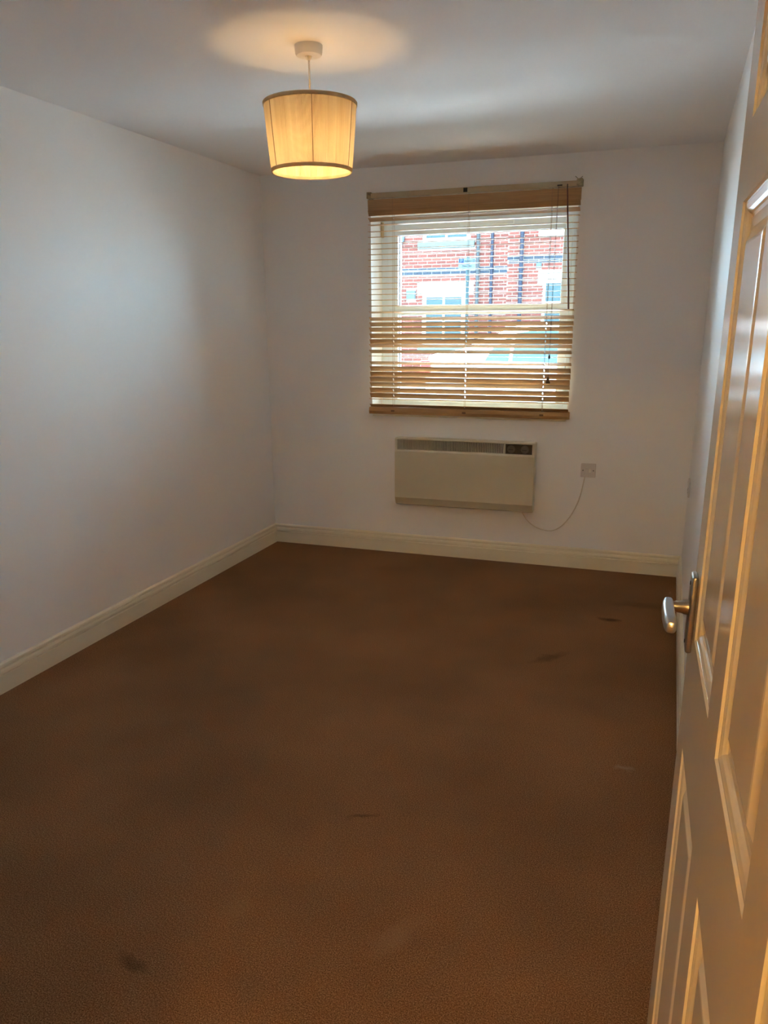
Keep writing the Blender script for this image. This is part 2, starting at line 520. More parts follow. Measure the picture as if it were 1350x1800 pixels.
def ring(x0, x1, z0, z1, w, y0, y1, bev=0.004):
    bm = bmesh.new()
    loops = []
    for (i, y) in ((0, y0), (w, y0), (w, y1), (0, y1)):
        loops.append([bm.verts.new(p) for p in ((x0 + i, y, z0 + i), (x1 - i, y, z0 + i), (x1 - i, y, z1 - i), (x0 + i, y, z1 - i))])
    for a, b in zip(loops, loops[1:] + loops[:1]):
        for k in range(4):
            bm.faces.new((a[k], a[(k + 1) % 4], b[(k + 1) % 4], b[k]))
    if bev:
        bevel_all(bm, bev, 2)
    return bm
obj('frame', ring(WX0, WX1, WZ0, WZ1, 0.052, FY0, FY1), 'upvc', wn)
TZ = 1.573
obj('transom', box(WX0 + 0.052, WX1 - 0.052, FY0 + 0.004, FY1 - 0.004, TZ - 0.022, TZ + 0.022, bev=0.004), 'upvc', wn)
for nm, z0, z1, w in (('upper_sash', TZ + 0.012, WZ1 - 0.046, 0.058), ('lower_sash', WZ0 + 0.046, TZ - 0.012, 0.030)):
    ws = 0.064
    bm = bmesh.new()
    x0, x1 = WX0 + 0.046, WX1 - 0.046
    loops = []
    zi0 = 0.020 if nm == 'upper_sash' else 0.022
    zi1 = 0.070 if nm == 'upper_sash' else 0.014
    for (k, y) in ((0, FY0 - 0.018), (1, FY0 - 0.018), (1, FY1 - 0.01), (0, FY1 - 0.01)):
        a, b, c, d = (x0 + k * (ws + 0.006), x1 - k * (ws - 0.013), z0 + k * zi0, z1 - k * zi1)
        loops.append([bm.verts.new(p) for p in ((a, y, c), (b, y, c), (b, y, d), (a, y, d))])
    for p, q in zip(loops, loops[1:] + loops[:1]):
        for k in range(4):
            bm.faces.new((p[k], p[(k + 1) % 4], q[(k + 1) % 4], q[k]))
    bevel_all(bm, 0.004, 2)
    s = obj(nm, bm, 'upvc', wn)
    a, b, c, d = x0 + ws + 0.006, x1 - ws + 0.013, z0 + zi0, z1 - zi1
    obj('glass_pane', box(a - 0.004, b + 0.004, 0.226, 0.230, c - 0.004, d + 0.004), 'glass', s)
    obj('gasket', ring(a - 0.0005, b + 0.0005, c - 0.0005, d + 0.0005, 0.003, 0.216, 0.226, 0), 'gasket', s)
obj('hinge_cover', box(0.748, 0.764, 0.174, 0.1995, 2.02, 2.112, bev=0.003), 'headrail', wn)
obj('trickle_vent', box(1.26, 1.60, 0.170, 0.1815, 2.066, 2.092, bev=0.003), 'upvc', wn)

struct(obj('trim_2', box(WX0 + 0.004, WX1, -0.014, FY0, 0.915, WZ0 + 0.0005, bev=0.005), 'gloss'), 'painted window board below the wooden blind', 'window sill')

# ------------------------------------------------------------------ pendant lamp
LX, LY = 1.319, -2.181
pl = thing('pendant_lamp', 'lit pendant lamp with pleated cream drum shade hanging from ceiling', 'lamp', (LX, LY, H))
obj('ceiling_rose', lathe([(0.0475, 0.0), (0.0475, -0.006), (0.0455, -0.026), (0.042, -0.031), (0.012, -0.033), (0.008, -0.042), (0.005, -0.044)], 48, (LX, LY, H)), 'rose', pl, True)
obj('flex_cord', tube([(LX, LY, 2.362), (LX + 0.001, LY, 2.26), (LX, LY, 2.17)], 0.0034, 10), 'rose', pl, True)
obj('lamp_holder', lathe([(0.006, 2.185), (0.015, 2.175), (0.018, 2.160), (0.018, 2.145), (0.0245, 2.143), (0.0245, 2.136), (0.018, 2.134), (0.018, 2.112)], 24, (LX, LY, 0)), 'rose', pl, True)
ZT, ZB, RT, RB = 2.226, 2.008, 0.159, 0.139
NS = 480
pr = [random.gauss(0, 1) for _ in range(NS)]
def rip(k, j):
    return 0.0011 * math.cos(PI * k) + 0.0003 * pr[k]
prof = []
for j in range(9):
    t = j / 8
    prof.append((RB + (RT - RB) * (t ** 0.85), ZB + (ZT - ZB) * t))
shd = obj('lamp_shade', lathe(prof, NS, (LX, LY, 0), False, False, rip), 'shade', pl, True)
obj('shade_trim', lathe([(RT + 0.003, ZT - 0.010), (RT + 0.0035, ZT - 0.001), (RT + 0.001, ZT + 0.002), (RT - 0.0025, ZT + 0.001), (RT - 0.0025, ZT - 0.010), (RT + 0.003, ZT - 0.010)], 96, (LX, LY, 0), False, False), 'band', shd, True)
obj('shade_trim', lathe([(RB + 0.0035, ZB + 0.010), (RB + 0.003, ZB + 0.001), (RB + 0.001, ZB - 0.002), (RB - 0.0025, ZB - 0.001), (RB - 0.0025, ZB + 0.008), (RB + 0.0035, ZB + 0.010)], 96, (LX, LY, 0), False, False), 'band', shd, True)
cam_az = math.atan2(-5.019 - LY, 2.568 - LX)
for k in range(6):
    a = cam_az + math.radians(2 + 60 * k)
    pts = [(LX + (r + 0.0012) * math.cos(a), LY + (r + 0.0012) * math.sin(a), z) for r, z in prof]
    obj('strut_silhouette', tube(pts, 0.0011, 6), 'strut_line', shd)  # strip outside the fabric, painting the inner wire's silhouette against the bulb
bm = bmesh.new()
for k in range(3):
    a = cam_az + math.radians(50 + 120 * k)
    c, s = math.cos(a), math.sin(a)
    add_tube(bm, [(LX + 0.021 * c, LY + 0.021 * s, 2.139), (LX + 0.08 * c, LY + 0.08 * s, 2.139), (LX + (RT - 0.006) * c, LY + (RT - 0.006) * s, ZT - 0.02)], 0.0016, 6)
obj('shade_carrier', bm, 'rose', shd)
bz = 2.068
obj('light_bulb', lathe([(0.012, 0.046), (0.014, 0.036), (0.022, 0.022), (0.0285, 0.006), (0.029, -0.004), (0.026, -0.016), (0.018, -0.026), (0.007, -0.030)], 24, (LX, LY, bz)), 'bulb', pl, True)

# hall lamp (out of frame, behind the camera)
hl = thing('hall_ceiling_light', 'round flush ceiling light glowing warm in the hall', 'lamp', (2.50, -6.60, H))
obj('light_base', lathe([(0.125, H), (0.125, H - 0.022), (0.118, H - 0.025)], 40, (2.50, -6.60, 0)), 'rose', hl, True)
obj('light_diffuser', lathe([(0.115, H - 0.025), (0.112, H - 0.045), (0.09, H - 0.066), (0.05, H - 0.078), (0.01, H - 0.081)], 40, (2.50, -6.60, 0), True, True), 'hall_lamp', hl, True)

# ------------------------------------------------------------------ wooden venetian blind
bl = thing('venetian_blind', 'tan wooden venetian blind with uneven slats hanging in front of the window', 'blind', (1.376, -0.03, 2.25))
obj('headrail', box(0.762, 1.990, -0.055, -0.004, 2.222, 2.250, bev=0.002), 'headrail', bl)
for x0, x1, dz in ((0.740, 0.766, 0.0), (1.984, 2.016, 0.004)):
    obj('end_bracket', box(x0, x1, -0.058, -0.001, 2.219 + dz, 2.256 + dz, bev=0.002), 'bracket', bl)
obj('centre_clip', box(1.340, 1.364, -0.059, -0.053, 2.224, 2.247, bev=0.001), 'black', bl)
obj('bracket_screw', tube([(1.992, -0.03, 2.258), (1.972, -0.03, 2.275)], 0.0016, 6), 'brass_screw', bl)
obj('bracket_screw', tube([(1.994, -0.03, 2.258), (2.012, -0.03, 2.273)], 0.0016, 6), 'brass_screw', bl)
# valance board with slightly cupped face
vp = [(-0.052, 2.214), (-0.046, 2.214), (-0.042, 2.185), (-0.040, 2.150), (-0.045, 2.150), (-0.048, 2.183)]
vp2 = [(-0.050, 2.154), (-0.0455, 2.154), (-0.030, 2.124), (-0.0345, 2.124)]
obj('valance_lip', bevel_all(prism(vp2, 'x', 0.744, 2.010), 0.0006, 1), 'valance', bl)
obj('valance', bevel_all(prism(vp, 'x', 0.744, 2.012), 0.001, 1), 'valance', bl)

SWD, STH = 0.036, 0.0026
SX0, SX1 = 0.744, 2.008
LADX = (0.904, 1.372, 1.852)

def slat_mesh(name, slots=True):
    xs = [SX0]
    for lx in LADX:
        xs += [lx - 0.003, lx + 0.003]
    xs.append(SX1)
    ys = [-0.5, -0.25, 0.0, 0.25, 0.5]
    ys = [-0.5, -0.22, 0.0, 0.22, 0.5]
    def cur(t):
        return 0.0016 * (1 - (2 * t) ** 2)
    bm = bmesh.new()
    T, B = {}, {}
    cx = 0.5 * (SX0 + SX1)
    for i, x in enumerate(xs):
        for j, t in enumerate(ys):
            T[i, j] = bm.verts.new((x - cx, t * SWD, cur(t) + STH / 2))
            B[i, j] = bm.verts.new((x - cx, t * SWD, cur(t) - STH / 2))
    def solid(i, j):
        if i < 0 or j < 0 or i >= len(xs) - 1 or j >= len(ys) - 1:
            return False
        return not (slots and i % 2 == 1 and j in (1, 2))
    for i in range(len(xs) - 1):
        for j in range(len(ys) - 1):
            if not solid(i, j):
                continue
            bm.faces.new((T[i, j], T[i + 1, j], T[i + 1, j + 1], T[i, j + 1]))
            bm.faces.new((B[i, j + 1], B[i + 1, j + 1], B[i + 1, j], B[i, j]))
            if not solid(i - 1, j): bm.faces.new((T[i, j + 1], B[i, j + 1], B[i, j], T[i, j]))
            if not solid(i + 1, j): bm.faces.new((T[i + 1, j], B[i + 1, j], B[i + 1, j + 1], T[i + 1, j + 1]))
            if not solid(i, j - 1): bm.faces.new((T[i, j], B[i, j], B[i + 1, j], T[i + 1, j]))
            if not solid(i, j + 1): bm.faces.new((T[i + 1, j + 1], B[i + 1, j + 1], B[i, j + 1], T[i, j + 1]))
    bmesh.ops.recalc_face_normals(bm, faces=bm.faces)
    me = bpy.data.meshes.new(name)
    bm.to_mesh(me)
    bm.free()
    me.materials.append(M['slat'])
    return me
slat_me = slat_mesh('slat')
# height of each slat's room-side edge and its tilt (degrees, room-side edge up)
SLATS = [(2.112, 28), (2.073, 4), (2.034, -1), (2.002, -3), (1.964, -2), (1.933, -3), (1.901, -2), (1.870, -2), (1.834, -2), (1.802, -1), (1.767, -1),
         (1.734, 0), (1.699, -1), (1.667, -1), (1.634, 0), (1.600, 2), (1.566, 14), (1.531, 31), (1.500, 40), (1.469, 42), (1.432, 50), (1.399, 52), (1.368, 33),
         (1.333, 34), (1.295, 4), (1.262, 30), (1.231, 55), (1.198, 62), (1.165, 62), (1.133, 48), (1.097, 60), (1.064, 56), (1.028, 10), (0.993, 30)]
cxs = 0.5 * (SX0 + SX1)
for i, (z, th) in enumerate(SLATS):
    t = math.radians(th)
    inst('slat', slat_me, bl, Vector((cxs + random.uniform(-0.0015, 0.0015), -0.032, z - 0.5 * SWD * math.sin(t))) - ORG[bl.name],
         (-t, math.radians(random.uniform(-0.07, 0.07)), 0))
rp = [(-0.050, 0.974), (-0.056, 0.950), (-0.054, 0.946), (-0.050, 0.932), (-0.016, 0.930), (-0.010, 0.948), (-0.012, 0.974)]
obj('bottom_rail', bevel_all(prism(rp, 'x', 0.741, 2.016), 0.0015, 1), 'valance', bl)
for lx in LADX:
    bm = bmesh.new()
    for y in (-0.0525, -0.0115):
        add_tube(bm, [(lx, y, 2.222), (lx, y, 1.6), (lx, y, 0.972)], 0.0008, 5)
    obj('ladder_cord', bm, 'cord', bl)
    obj('lift_cord', tube([(lx + 0.0005, -0.032, 2.222), (lx, -0.032, 0.972)], 0.0007, 5), 'cord', bl)
    obj('rail_button', box(lx - 0.012, lx + 0.012, -0.0585, -0.0525, 0.948, 0.960, bev=0.002), 'tassel', bl)
obj('cord_lock', box(1.878, 1.906, -0.0585, -0.053, 2.226, 2.233, bev=0.001), 'black', bl)
obj('wand_hook', tube([(1.936, -0.054, 2.232), (1.936, -0.068, 2.230), (1.937, -0.075, 2.220), (1.938, -0.075, 2.200)], 0.0028, 8), 'black', bl, True)
obj('tilt_wand', tube([(1.938, -0.075, 2.204), (1.958, -0.075, 1.90), (1.980, -0.075, 1.570), (1.9802, -0.075, 1.566)], [0.0042, 0.0046, 0.0052, 0.003], 8), 'wand', bl, True)
pc = bmesh.new()
add_tube(pc, [(1.886, -0.060, 2.228), (1.886, -0.070, 2.21), (1.884, -0.070, 1.75), (1.8815, -0.070, 1.30)], 0.0009, 5)
add_tube(pc, [(1.890, -0.060, 2.228), (1.890, -0.071, 2.21), (1.887, -0.070, 1.75), (1.8865, -0.070, 1.30)], 0.0009, 5)
add_tube(pc, [(1.8815, -0.070, 1.30), (1.883, -0.070, 1.20), (1.883, -0.070, 1.178)], 0.0012, 5)
obj('pull_cord', pc, 'pullcord', bl)
obj('cord_joiner', lathe([(0.002, 0.012), (0.005, 0.010), (0.006, 0.0), (0.005, -0.010), (0.002, -0.012)], 12, (1.884, -0.070, 1.298)), 'pullcord', bl, True)
obj('cord_tassel', lathe([(0.003, 0.0), (0.006, -0.004), (0.009, -0.020), (0.014, -0.034), (0.013, -0.038), (0.004, -0.039)], 16, (1.883, -0.070, 1.182)), 'tassel', bl, True)

# ------------------------------------------------------------------ panel heater with its flex
HXa, HXb, HZa, HZb = 0.933, 1.832, 0.352, 0.790
ht = thing('panel_heater', 'cream wall-mounted electric panel heater below the window', 'heater', (1.382, 0.0, HZa))
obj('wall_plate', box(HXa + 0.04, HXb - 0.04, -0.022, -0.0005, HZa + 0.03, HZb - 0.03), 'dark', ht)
obj('casing', box(HXa, HXb, -0.070, -0.022, HZa, HZb, bev=0.008, seg=3), 'heater_trim', ht)
GX0, GX1, GZ0, GZ1 = 0.953, 1.814, 0.716, 0.778
bm = bmesh.new()
outer = ((HXa, HZa + 0.30), (HXb, HZa + 0.30), (HXb, HZb), (HXa, HZb))
add_box(bm, HXa, HXb, -0.102, -0.068, GZ1, HZb, bev=0.005)
add_box(bm, HXa, GX0, -0.102, -0.068, 0.700, GZ1 + 0.004, bev=0.004)
add_box(bm, GX1, HXb, -0.102, -0.068, 0.700, GZ1 + 0.004, bev=0.004)
add_box(bm, GX0 - 0.004, GX1 + 0.004, -0.102, -0.068, 0.700, GZ0, bev=0.004)
obj('grille_surround', bm, 'heater_trim', ht)
fp = [(-0.1025, 0.704), (-0.104, 0.700), (-0.104, 0.402), (-0.086, 0.358), (-0.080, 0.353), (-0.066, 0.353), (-0.066, 0.704)]
obj('front_panel', bevel_all(prism(fp, 'x', HXa - 0.0005, HXb + 0.0005), 0.003, 2, 0.6), 'heater', ht)
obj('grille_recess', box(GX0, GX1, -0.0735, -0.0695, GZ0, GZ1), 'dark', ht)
bm = bmesh.new()
nf = 62
for k in range(nf):
    x = GX0 + 0.007 + (1.640 - GX0 - 0.010) * k / (nf - 1)
    add_box(bm, x - 0.0016, x + 0.0016, -0.098, -0.074, GZ0, GZ1)
fo = obj('grille_fins', bm, 'fin', ht)
fo['kind'] = 'stuff'
obj('grille_divider', box(1.641, 1.649, -0.1, -0.0735, GZ0, GZ1, bev=0.001), 'heater_trim', ht)
cp = obj('control_panel', box(1.649, GX1, -0.088, -0.0735, GZ0, GZ1, bev=0.001), 'control', ht)
for x in (1.684, 1.768):
    d = obj('dial', placed(lathe([(0.0245, 0.0), (0.0235, 0.003), (0.0175, 0.004), (0.0165, 0.010), (0.014, 0.0115)], 32), Vector((x, -0.088, 0.746)), Matrix.Rotation(PI / 2, 4, 'X')), 'dial', cp, True)
    obj('dial_pointer', box(x - 0.014, x + 0.014, -0.1035, -0.099, 0.7425, 0.7475, bev=0.001), 'control', d)
obj('indicator_lamp', box(1.722, 1.728, -0.0895, -0.0875, 0.742, 0.748), 'black', cp)

def smooth_path(p, n=8):
    p = [Vector(q) for q in p]
    out = []
    for i in range(len(p) - 1):
        a, b, c, d = p[max(i - 1, 0)], p[i], p[i + 1], p[min(i + 2, len(p) - 1)]
        for k in range(n):
            t = k / n
            out.append(0.5 * ((2 * b) + (c - a) * t + (2 * a - 5 * b + 4 * c - d) * t * t + (3 * b - a - 3 * c + d) * t ** 3))
    out.append(p[-1])
    return out
cab = [(1.762, -0.048, 0.356), (1.768, -0.045, 0.332), (1.795, -0.030, 0.288), (1.835, -0.018, 0.254), (1.885, -0.012, 0.234), (1.945, -0.010, 0.230), (2.000, -0.010, 0.260), (2.050, -0.010, 0.322), (2.088, -0.010, 0.400), (2.110, -0.010, 0.475), (2.121, -0.010, 0.540), (2.128, -0.008, 0.583)]
obj('power_cord', tube(smooth_path(cab), 0.0036, 8), 'cable', ht, True, 'white flex looping from heater to wall switch')

# ------------------------------------------------------------------ wall switch beside the heater
sx, sz = 2.146, 0.624
sw = thing('wall_switch', 'square white fused switch on the wall beside the heater', 'switch', (sx, 0.0, sz - 0.043))
pl_ = obj('face_plate', box(sx - 0.044, sx + 0.044, -0.0105, -0.0005, sz - 0.043, sz + 0.043, bev=0.003, seg=2), 'plastic', sw)
obj('fuse_carrier', box(sx - 0.019, sx - 0.001, -0.0125, -0.009, sz - 0.012, sz + 0.012, bev=0.001), 'plastic', sw)
obj('rocker', prism([(-0.0155, sz + 0.012), (-0.0115, sz - 0.012), (-0.009, sz - 0.012), (-0.009, sz + 0.012)], 'x', sx + 0.004, sx + 0.018), 'rocker', sw)
for x in (sx - 0.031, sx + 0.0305):
    obj('screw', placed(lathe([(0.0036, 0.0), (0.0032, 0.0014)], 12), Vector((x, -0.0100, sz)), Matrix.Rotation(PI / 2, 4, 'X')), 'brass_screw', sw)

# double socket on the right wall, seen edge-on
sy, sz2 = -0.262, 0.600
so = thing('wall_socket', 'white double socket seen edge-on on the wall beyond the door', 'socket', (W, sy, sz2 - 0.043))
obj('face_plate', box(W - 0.0105, W - 0.0005, sy - 0.073, sy + 0.073, sz2 - 0.043, sz2 + 0.043, bev=0.003), 'plastic', so)
for dy in (-0.036, 0.036):
    obj('rocker', box(W - 0.0145, W - 0.009, sy + dy - 0.008, sy + dy + 0.008, sz2 + 0.010, sz2 + 0.030, bev=0.0012), 'rocker', so)
    bm = bmesh.new()
    add_box(bm, W - 0.0112, W - 0.0095, sy + dy - 0.0025, sy + dy + 0.0025, sz2 - 0.002, sz2 + 0.007)
    add_box(bm, W - 0.0112, W - 0.0095, sy + dy - 0.013, sy + dy - 0.007, sz2 - 0.022, sz2 - 0.018)
    add_box(bm, W - 0.0112, W - 0.0095, sy + dy + 0.007, sy + dy + 0.013, sz2 - 0.022, sz2 - 0.018)
    obj('pin_slots', bm, 'dark', so)

# ------------------------------------------------------------------ the open panelled door
DA = math.radians(2.2)
DWID, DTH, DH = 0.838, 0.040, 1.981
FEX, FEY = 2.6365, -3.640
hx, hy = FEX + DWID * math.sin(DA), FEY - DWID * math.cos(DA)
dr = thing('door_1', 'open white six-panel door with steel lever handle', 'door', (hx, hy, 0.012), PI / 2 + DA, world_coords=False)
dr['kind'] = 'structure'
# door frame of stiles and rails: local x from hinge to free edge, visible face at y = 0, z up
PXS = [(DWID - 0.743, DWID - 0.470), (DWID - 0.368, DWID - 0.095)]
PZS = [(0.20, 0.812), (1.002, 1.643), (1.746, 1.880)]
xs = sorted({0, DWID, *[v for p in PXS for v in p]})
zs = sorted({0, DH, *[v for p in PZS for v in p]})
bm = bmesh.new()
V = {}
def dv(x, y, z):
    k = (round(x, 5), y, round(z, 5))
    if k not in V:
        V[k] = bm.verts.new(k)
    return V[k]
def is_panel(a, b, c, d):
    return any(abs(a - p[0]) < 1e-6 for p in PXS) and any(abs(c - q[0]) < 1e-6 for q in PZS)
for i in range(len(xs) - 1):
    for j in range(len(zs) - 1):
        a, b, c, d = xs[i], xs[i + 1], zs[j], zs[j + 1]
        bm.faces.new((dv(a, -DTH, d), dv(b, -DTH, d), dv(b, -DTH, c), dv(a, -DTH, c)))
        if is_panel(a, b, c, d):
            e = 0.013
            for p, q in (((a, c), (b, c)), ((b, c), (b, d)), ((b, d), (a, d)), ((a, d), (a, c))):
                bm.faces.new((dv(p[0], 0, p[1]), dv(q[0], 0, q[1]), dv(q[0], -e, q[1]), dv(p[0], -e, p[1])))
        else:
            bm.faces.new((dv(a, 0, c), dv(b, 0, c), dv(b, 0, d), dv(a, 0, d)))
for i in range(len(xs) - 1):
    a, b = xs[i], xs[i + 1]
    bm.faces.new((dv(a, 0, 0), dv(a, -DTH, 0), dv(b, -DTH, 0), dv(b, 0, 0)))
    bm.faces.new((dv(a, 0, DH), dv(b, 0, DH), dv(b, -DTH, DH), dv(a, -DTH, DH)))
for j in range(len(zs) - 1):
    c, d = zs[j], zs[j + 1]
    bm.faces.new((dv(0, 0, c), dv(0, 0, d), dv(0, -DTH, d), dv(0, -DTH, c)))
    bm.faces.new((dv(DWID, 0, c), dv(DWID, -DTH, c), dv(DWID, -DTH, d), dv(DWID, 0, d)))
obj('door_leaf', bm, 'door', dr)
# raised-and-fielded panels: (inset, depth) steps of the moulding
STEPS = [(0.0, 0.0), (0.0015, -0.0035), (0.005, -0.0035), (0.012, -0.0055), (0.016, -0.0085), (0.0175, -0.0110), (0.022, -0.0125), (0.036, -0.0125), (0.040, -0.0115), (0.056, -0.0035), (0.060, -0.0030)]
for pz in PZS:
    for px in PXS:
        bm = bmesh.new()
        loops = []
        for (k, y) in STEPS:
            loops.append([bm.verts.new(p) for p in ((px[0] + k, y, pz[0] + k), (px[1] - k, y, pz[0] + k), (px[1] - k, y, pz[1] - k), (px[0] + k, y, pz[1] - k))])
        for a, b in zip(loops, loops[1:]):
            for k in range(4):
                bm.faces.new((a[k], a[(k + 1) % 4], b[(k + 1) % 4], b[k]))
        bm.faces.new(loops[-1])
        back = [bm.verts.new((x, -0.020, z)) for x, z in ((px[0], pz[0]), (px[1], pz[0]), (px[1], pz[1]), (px[0], pz[1]))]
        for k in range(4):
            bm.faces.new((back[k], back[(k + 1) % 4], loops[0][(k + 1) % 4], loops[0][k]))
        bm.faces.new(back[::-1])
        obj('door_panel', bm, 'door', dr)
HXL, HZL = DWID - 0.046, 1.032
hpl = obj('handle_plate', box(HXL - 0.020, HXL + 0.020, 0.0, 0.010, HZL - 0.065, HZL + 0.065, bev=0.004, seg=3), 'bronze', dr, True)
for dz in (-0.050, 0.050):
    s_ = obj('plate_screw', lathe([(0.004, 0.0), (0.003, 0.0012)], 12), 'brass_screw', hpl)
    s_.data.transform(Matrix.Translation((HXL, 0.0101, HZL + dz)) @ Matrix.Rotation(-PI / 2, 4, 'X'))
lz = HZL + 0.008
nk = obj('lever_neck', tube([(HXL, 0.008, lz), (HXL, 0.016, lz), (HXL, 0.020, lz), (HXL, 0.037, lz)], [0.0125, 0.012, 0.0105, 0.0080], 20), 'bronze', dr, True)
# lever grip: flattened bar running back towards the hinge
bm = bmesh.new()
rings = []
for (x, y, z, ry, rz) in ((0.013, 0.041, 0.001, 0.003, 0.006), (0.010, 0.041, 0.001, 0.0075, 0.0105), (0.0, 0.0415, 0.0, 0.0090, 0.0115), (-0.020, 0.0420, -0.001, 0.0095, 0.0115), (-0.045, 0.0415, -0.002, 0.0100, 0.0120), (-0.070, 0.0405, -0.003, 0.0100, 0.0125), (-0.088, 0.0395, -0.003, 0.0090, 0.0115), (-0.096, 0.039, -0.003, 0.0070, 0.0090), (-0.099, 0.0385, -0.003, 0.003, 0.004)):
    rings.append([bm.verts.new((HXL + x, y + ry * math.copysign(abs(math.cos(t)) ** 0.7, math.cos(t)), lz + z + rz * math.copysign(abs(math.sin(t)) ** 0.7, math.sin(t)))) for t in [2 * PI * k / 20 for k in range(20)]])
for a, b in zip(rings, rings[1:]):
    for k in range(20):
        bm.faces.new((a[k], a[(k + 1) % 20], b[(k + 1) % 20], b[k]))
bm.faces.new(rings[0][::-1])
bm.faces.new(rings[-1])
obj('lever_grip', bm, 'steel', dr, True)
for z in (0.15, 1.80):
    obj('hinge', tube([(-0.004, 0.004, z), (-0.004, 0.004, z + 0.09)], 0.006, 10), 'steel', dr, True)

# ------------------------------------------------------------------ the street outside
GZ = 0.0
def ground(name, x0, x1, y0, y1, z, m, label):
    return struct(obj(name, box(x0, x1, y0, y1, z - 0.15, z), m), label, 'ground')
ground('pavement_near', -45, 45, 0.3, 2.4, GZ, 'paving', 'grey pavement directly outside the window')
ground('road', -45, 45, 2.4, 11.2, GZ - 0.02, 'asphalt', 'grey asphalt street in front of the brick houses')
ground('pavement_far', -45, 45, 11.2, 14.1, GZ, 'paving_old', 'grey pavement along the brick houses')
ground('yard', -45, 45, 14.1, 60, GZ, 'paving_old', 'grey paved yards behind and beside the brick houses')

FYH = 14.0
BW, BH, MJ = 0.225, 0.075, 0.0135
brick_bm = box(-(BW - MJ) / 2, (BW - MJ) / 2, -0.012, 0.03, 0, BH - MJ)
bmesh.ops.recalc_face_normals(brick_bm, faces=brick_bm.faces)
def brick_mesh(m):
    me = bpy.data.meshes.new('brick')
    brick_bm.to_mesh(me)
    me.materials.append(M[m])
    return me
BR = {'brick': brick_mesh('brick'), 'blue_brick': brick_mesh('blue_brick')}

def house(label, X0, X1, ZTOP, band, holes, view, z_off, x_off):
    """one terraced house: mortar backing wall, bricks, roof. holes = rectangles (x0,x1,z0,z1) with no bricks"""
    root = thing('brick_house', label, 'house', ((X0 + X1) / 2, FYH, GZ))
    o0 = ORG[root.name]
    obj('backing_wall', box(X0, X1, FYH, FYH + 0.3, GZ, ZTOP), 'mortar', root)
    far = {'brick': bmesh.new(), 'blue_brick': bmesh.new()}
    nrow = int((ZTOP - GZ) / BH)
    for j in range(nrow):
        z = GZ + z_off + j * BH
        if z + BH > ZTOP:
            break
        kind = 'blue_brick' if band[0] - 0.02 < z + BH / 2 < band[1] + 0.02 else 'brick'
        x = X0 + x_off - (BW / 2 if j % 2 else 0)
        while x < X1:
            a, b = max(x + MJ / 2, X0), min(x + BW - MJ / 2, X1)
            x += BW
            if b - a < 0.03:
                continue
            # clip bricks against the openings
            segs = [(a, b)]
            for (h0, h1, hz0, hz1) in holes:
                if z < hz1 and z + BH - MJ > hz0:
                    ns = []
                    for (p, q) in segs:
                        if q <= h0 or p >= h1:
                            ns.append((p, q))
                        else:
                            if h0 - p > 0.03: ns.append((p, h0 - 0.004))
                            if q - h1 > 0.03: ns.append((h1 + 0.004, q))
                    segs = ns
            for (p, q) in segs:
                if view[0] < (p + q) / 2 < view[1] and view[2] < z < view[3]:
                    inst('brick', BR[kind], root, Vector(((p + q) / 2, FYH + random.uniform(-0.002, 0.002), z)) - o0, (0, 0, 0), ((q - p) / (BW - MJ), 1, 1))
                else:
                    add_box(far[kind], p, q, FYH - 0.012, FYH + 0.03, z, z + BH - MJ)
    o = obj('brickwork', far['brick'], 'brick_far', root)
    o['kind'] = 'stuff'
    o = obj('band_brickwork', far['blue_brick'], 'blue_brick_far', root)
    o['kind'] = 'stuff'
    obj('roof', prism([(FYH - 0.35, ZTOP), (FYH + 4.2, ZTOP + 0.95), (FYH + 4.2, ZTOP + 0.75), (FYH - 0.30, ZTOP - 0.12)], 'x', X0, X1), 'roof', root)
    obj('gutter', prism([(FYH - 0.42, ZTOP - 0.02), (FYH - 0.42, ZTOP - 0.10), (FYH - 0.31, ZTOP - 0.10), (FYH - 0.31, ZTOP - 0.02)], 'x', X0, X1), 'pipe', root)
    return root

def house_window(root, x0, x1, z0, z1, cols, rows, fr=0.07, bar=0.02, dy=0.03):
    f = obj('window_frame', ring(x0, x1, z0, z1, fr, FYH - 0.030, FYH + 0.05, 0.006), 'whitepaint', root)
    a, b, c, d = x0 + fr, x1 - fr, z0 + fr, z1 - fr
    mw = 0.05
    wv = (b - a - mw * (cols - 1)) / cols
    hv = (d - c - mw * (rows - 1)) / rows
    for i in range(cols):
        if i:
            obj('mullion', box(a + i * (wv + mw) - mw, a + i * (wv + mw), FYH - 0.024, FYH + 0.04, c, d), 'whitepaint', f)
        for j in range(rows):
            p0, q0 = a + i * (wv + mw), c + j * (hv + mw)
            obj('pane', box(p0, p0 + wv, FYH - 0.012, FYH - 0.004, q0, q0 + hv), 'housepane', f)
            if j and i == 0:
                obj('transom_bar', box(a, b, FYH - 0.024, FYH + 0.04, q0 - mw, q0), 'whitepaint', f)
    return f

# house on the left: first-floor window with stone sill, ground-floor window under a painted lintel
hlA = [(-3.05, -1.96, 3.27, 4.55), (-3.18, -1.85, 3.115, 3.27), (-3.19, -1.85, 2.14, 2.35), (-3.06, -2.03, 0.95, 2.14), (-3.678, -3.567, 2.25, 3.40), (-3.456, -3.229, 2.00, 2.21)]
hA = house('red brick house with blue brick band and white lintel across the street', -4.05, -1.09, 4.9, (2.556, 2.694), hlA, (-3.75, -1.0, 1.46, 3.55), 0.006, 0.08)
house_window(hA, -3.05, -1.96, 3.27, 4.55, 2, 2)
obj('window_sill', box(-3.18, -1.845, FYH - 0.07, FYH + 0.05, 3.115, 3.27, bev=0.01), 'stone', hA)
obj('lintel', box(-3.19, -1.85, FYH - 0.03, FYH + 0.05, 2.14, 2.35, bev=0.006), 'whitepaint', hA)
house_window(hA, -3.06, -2.03, 0.95, 2.14, 2, 2, 0.09)
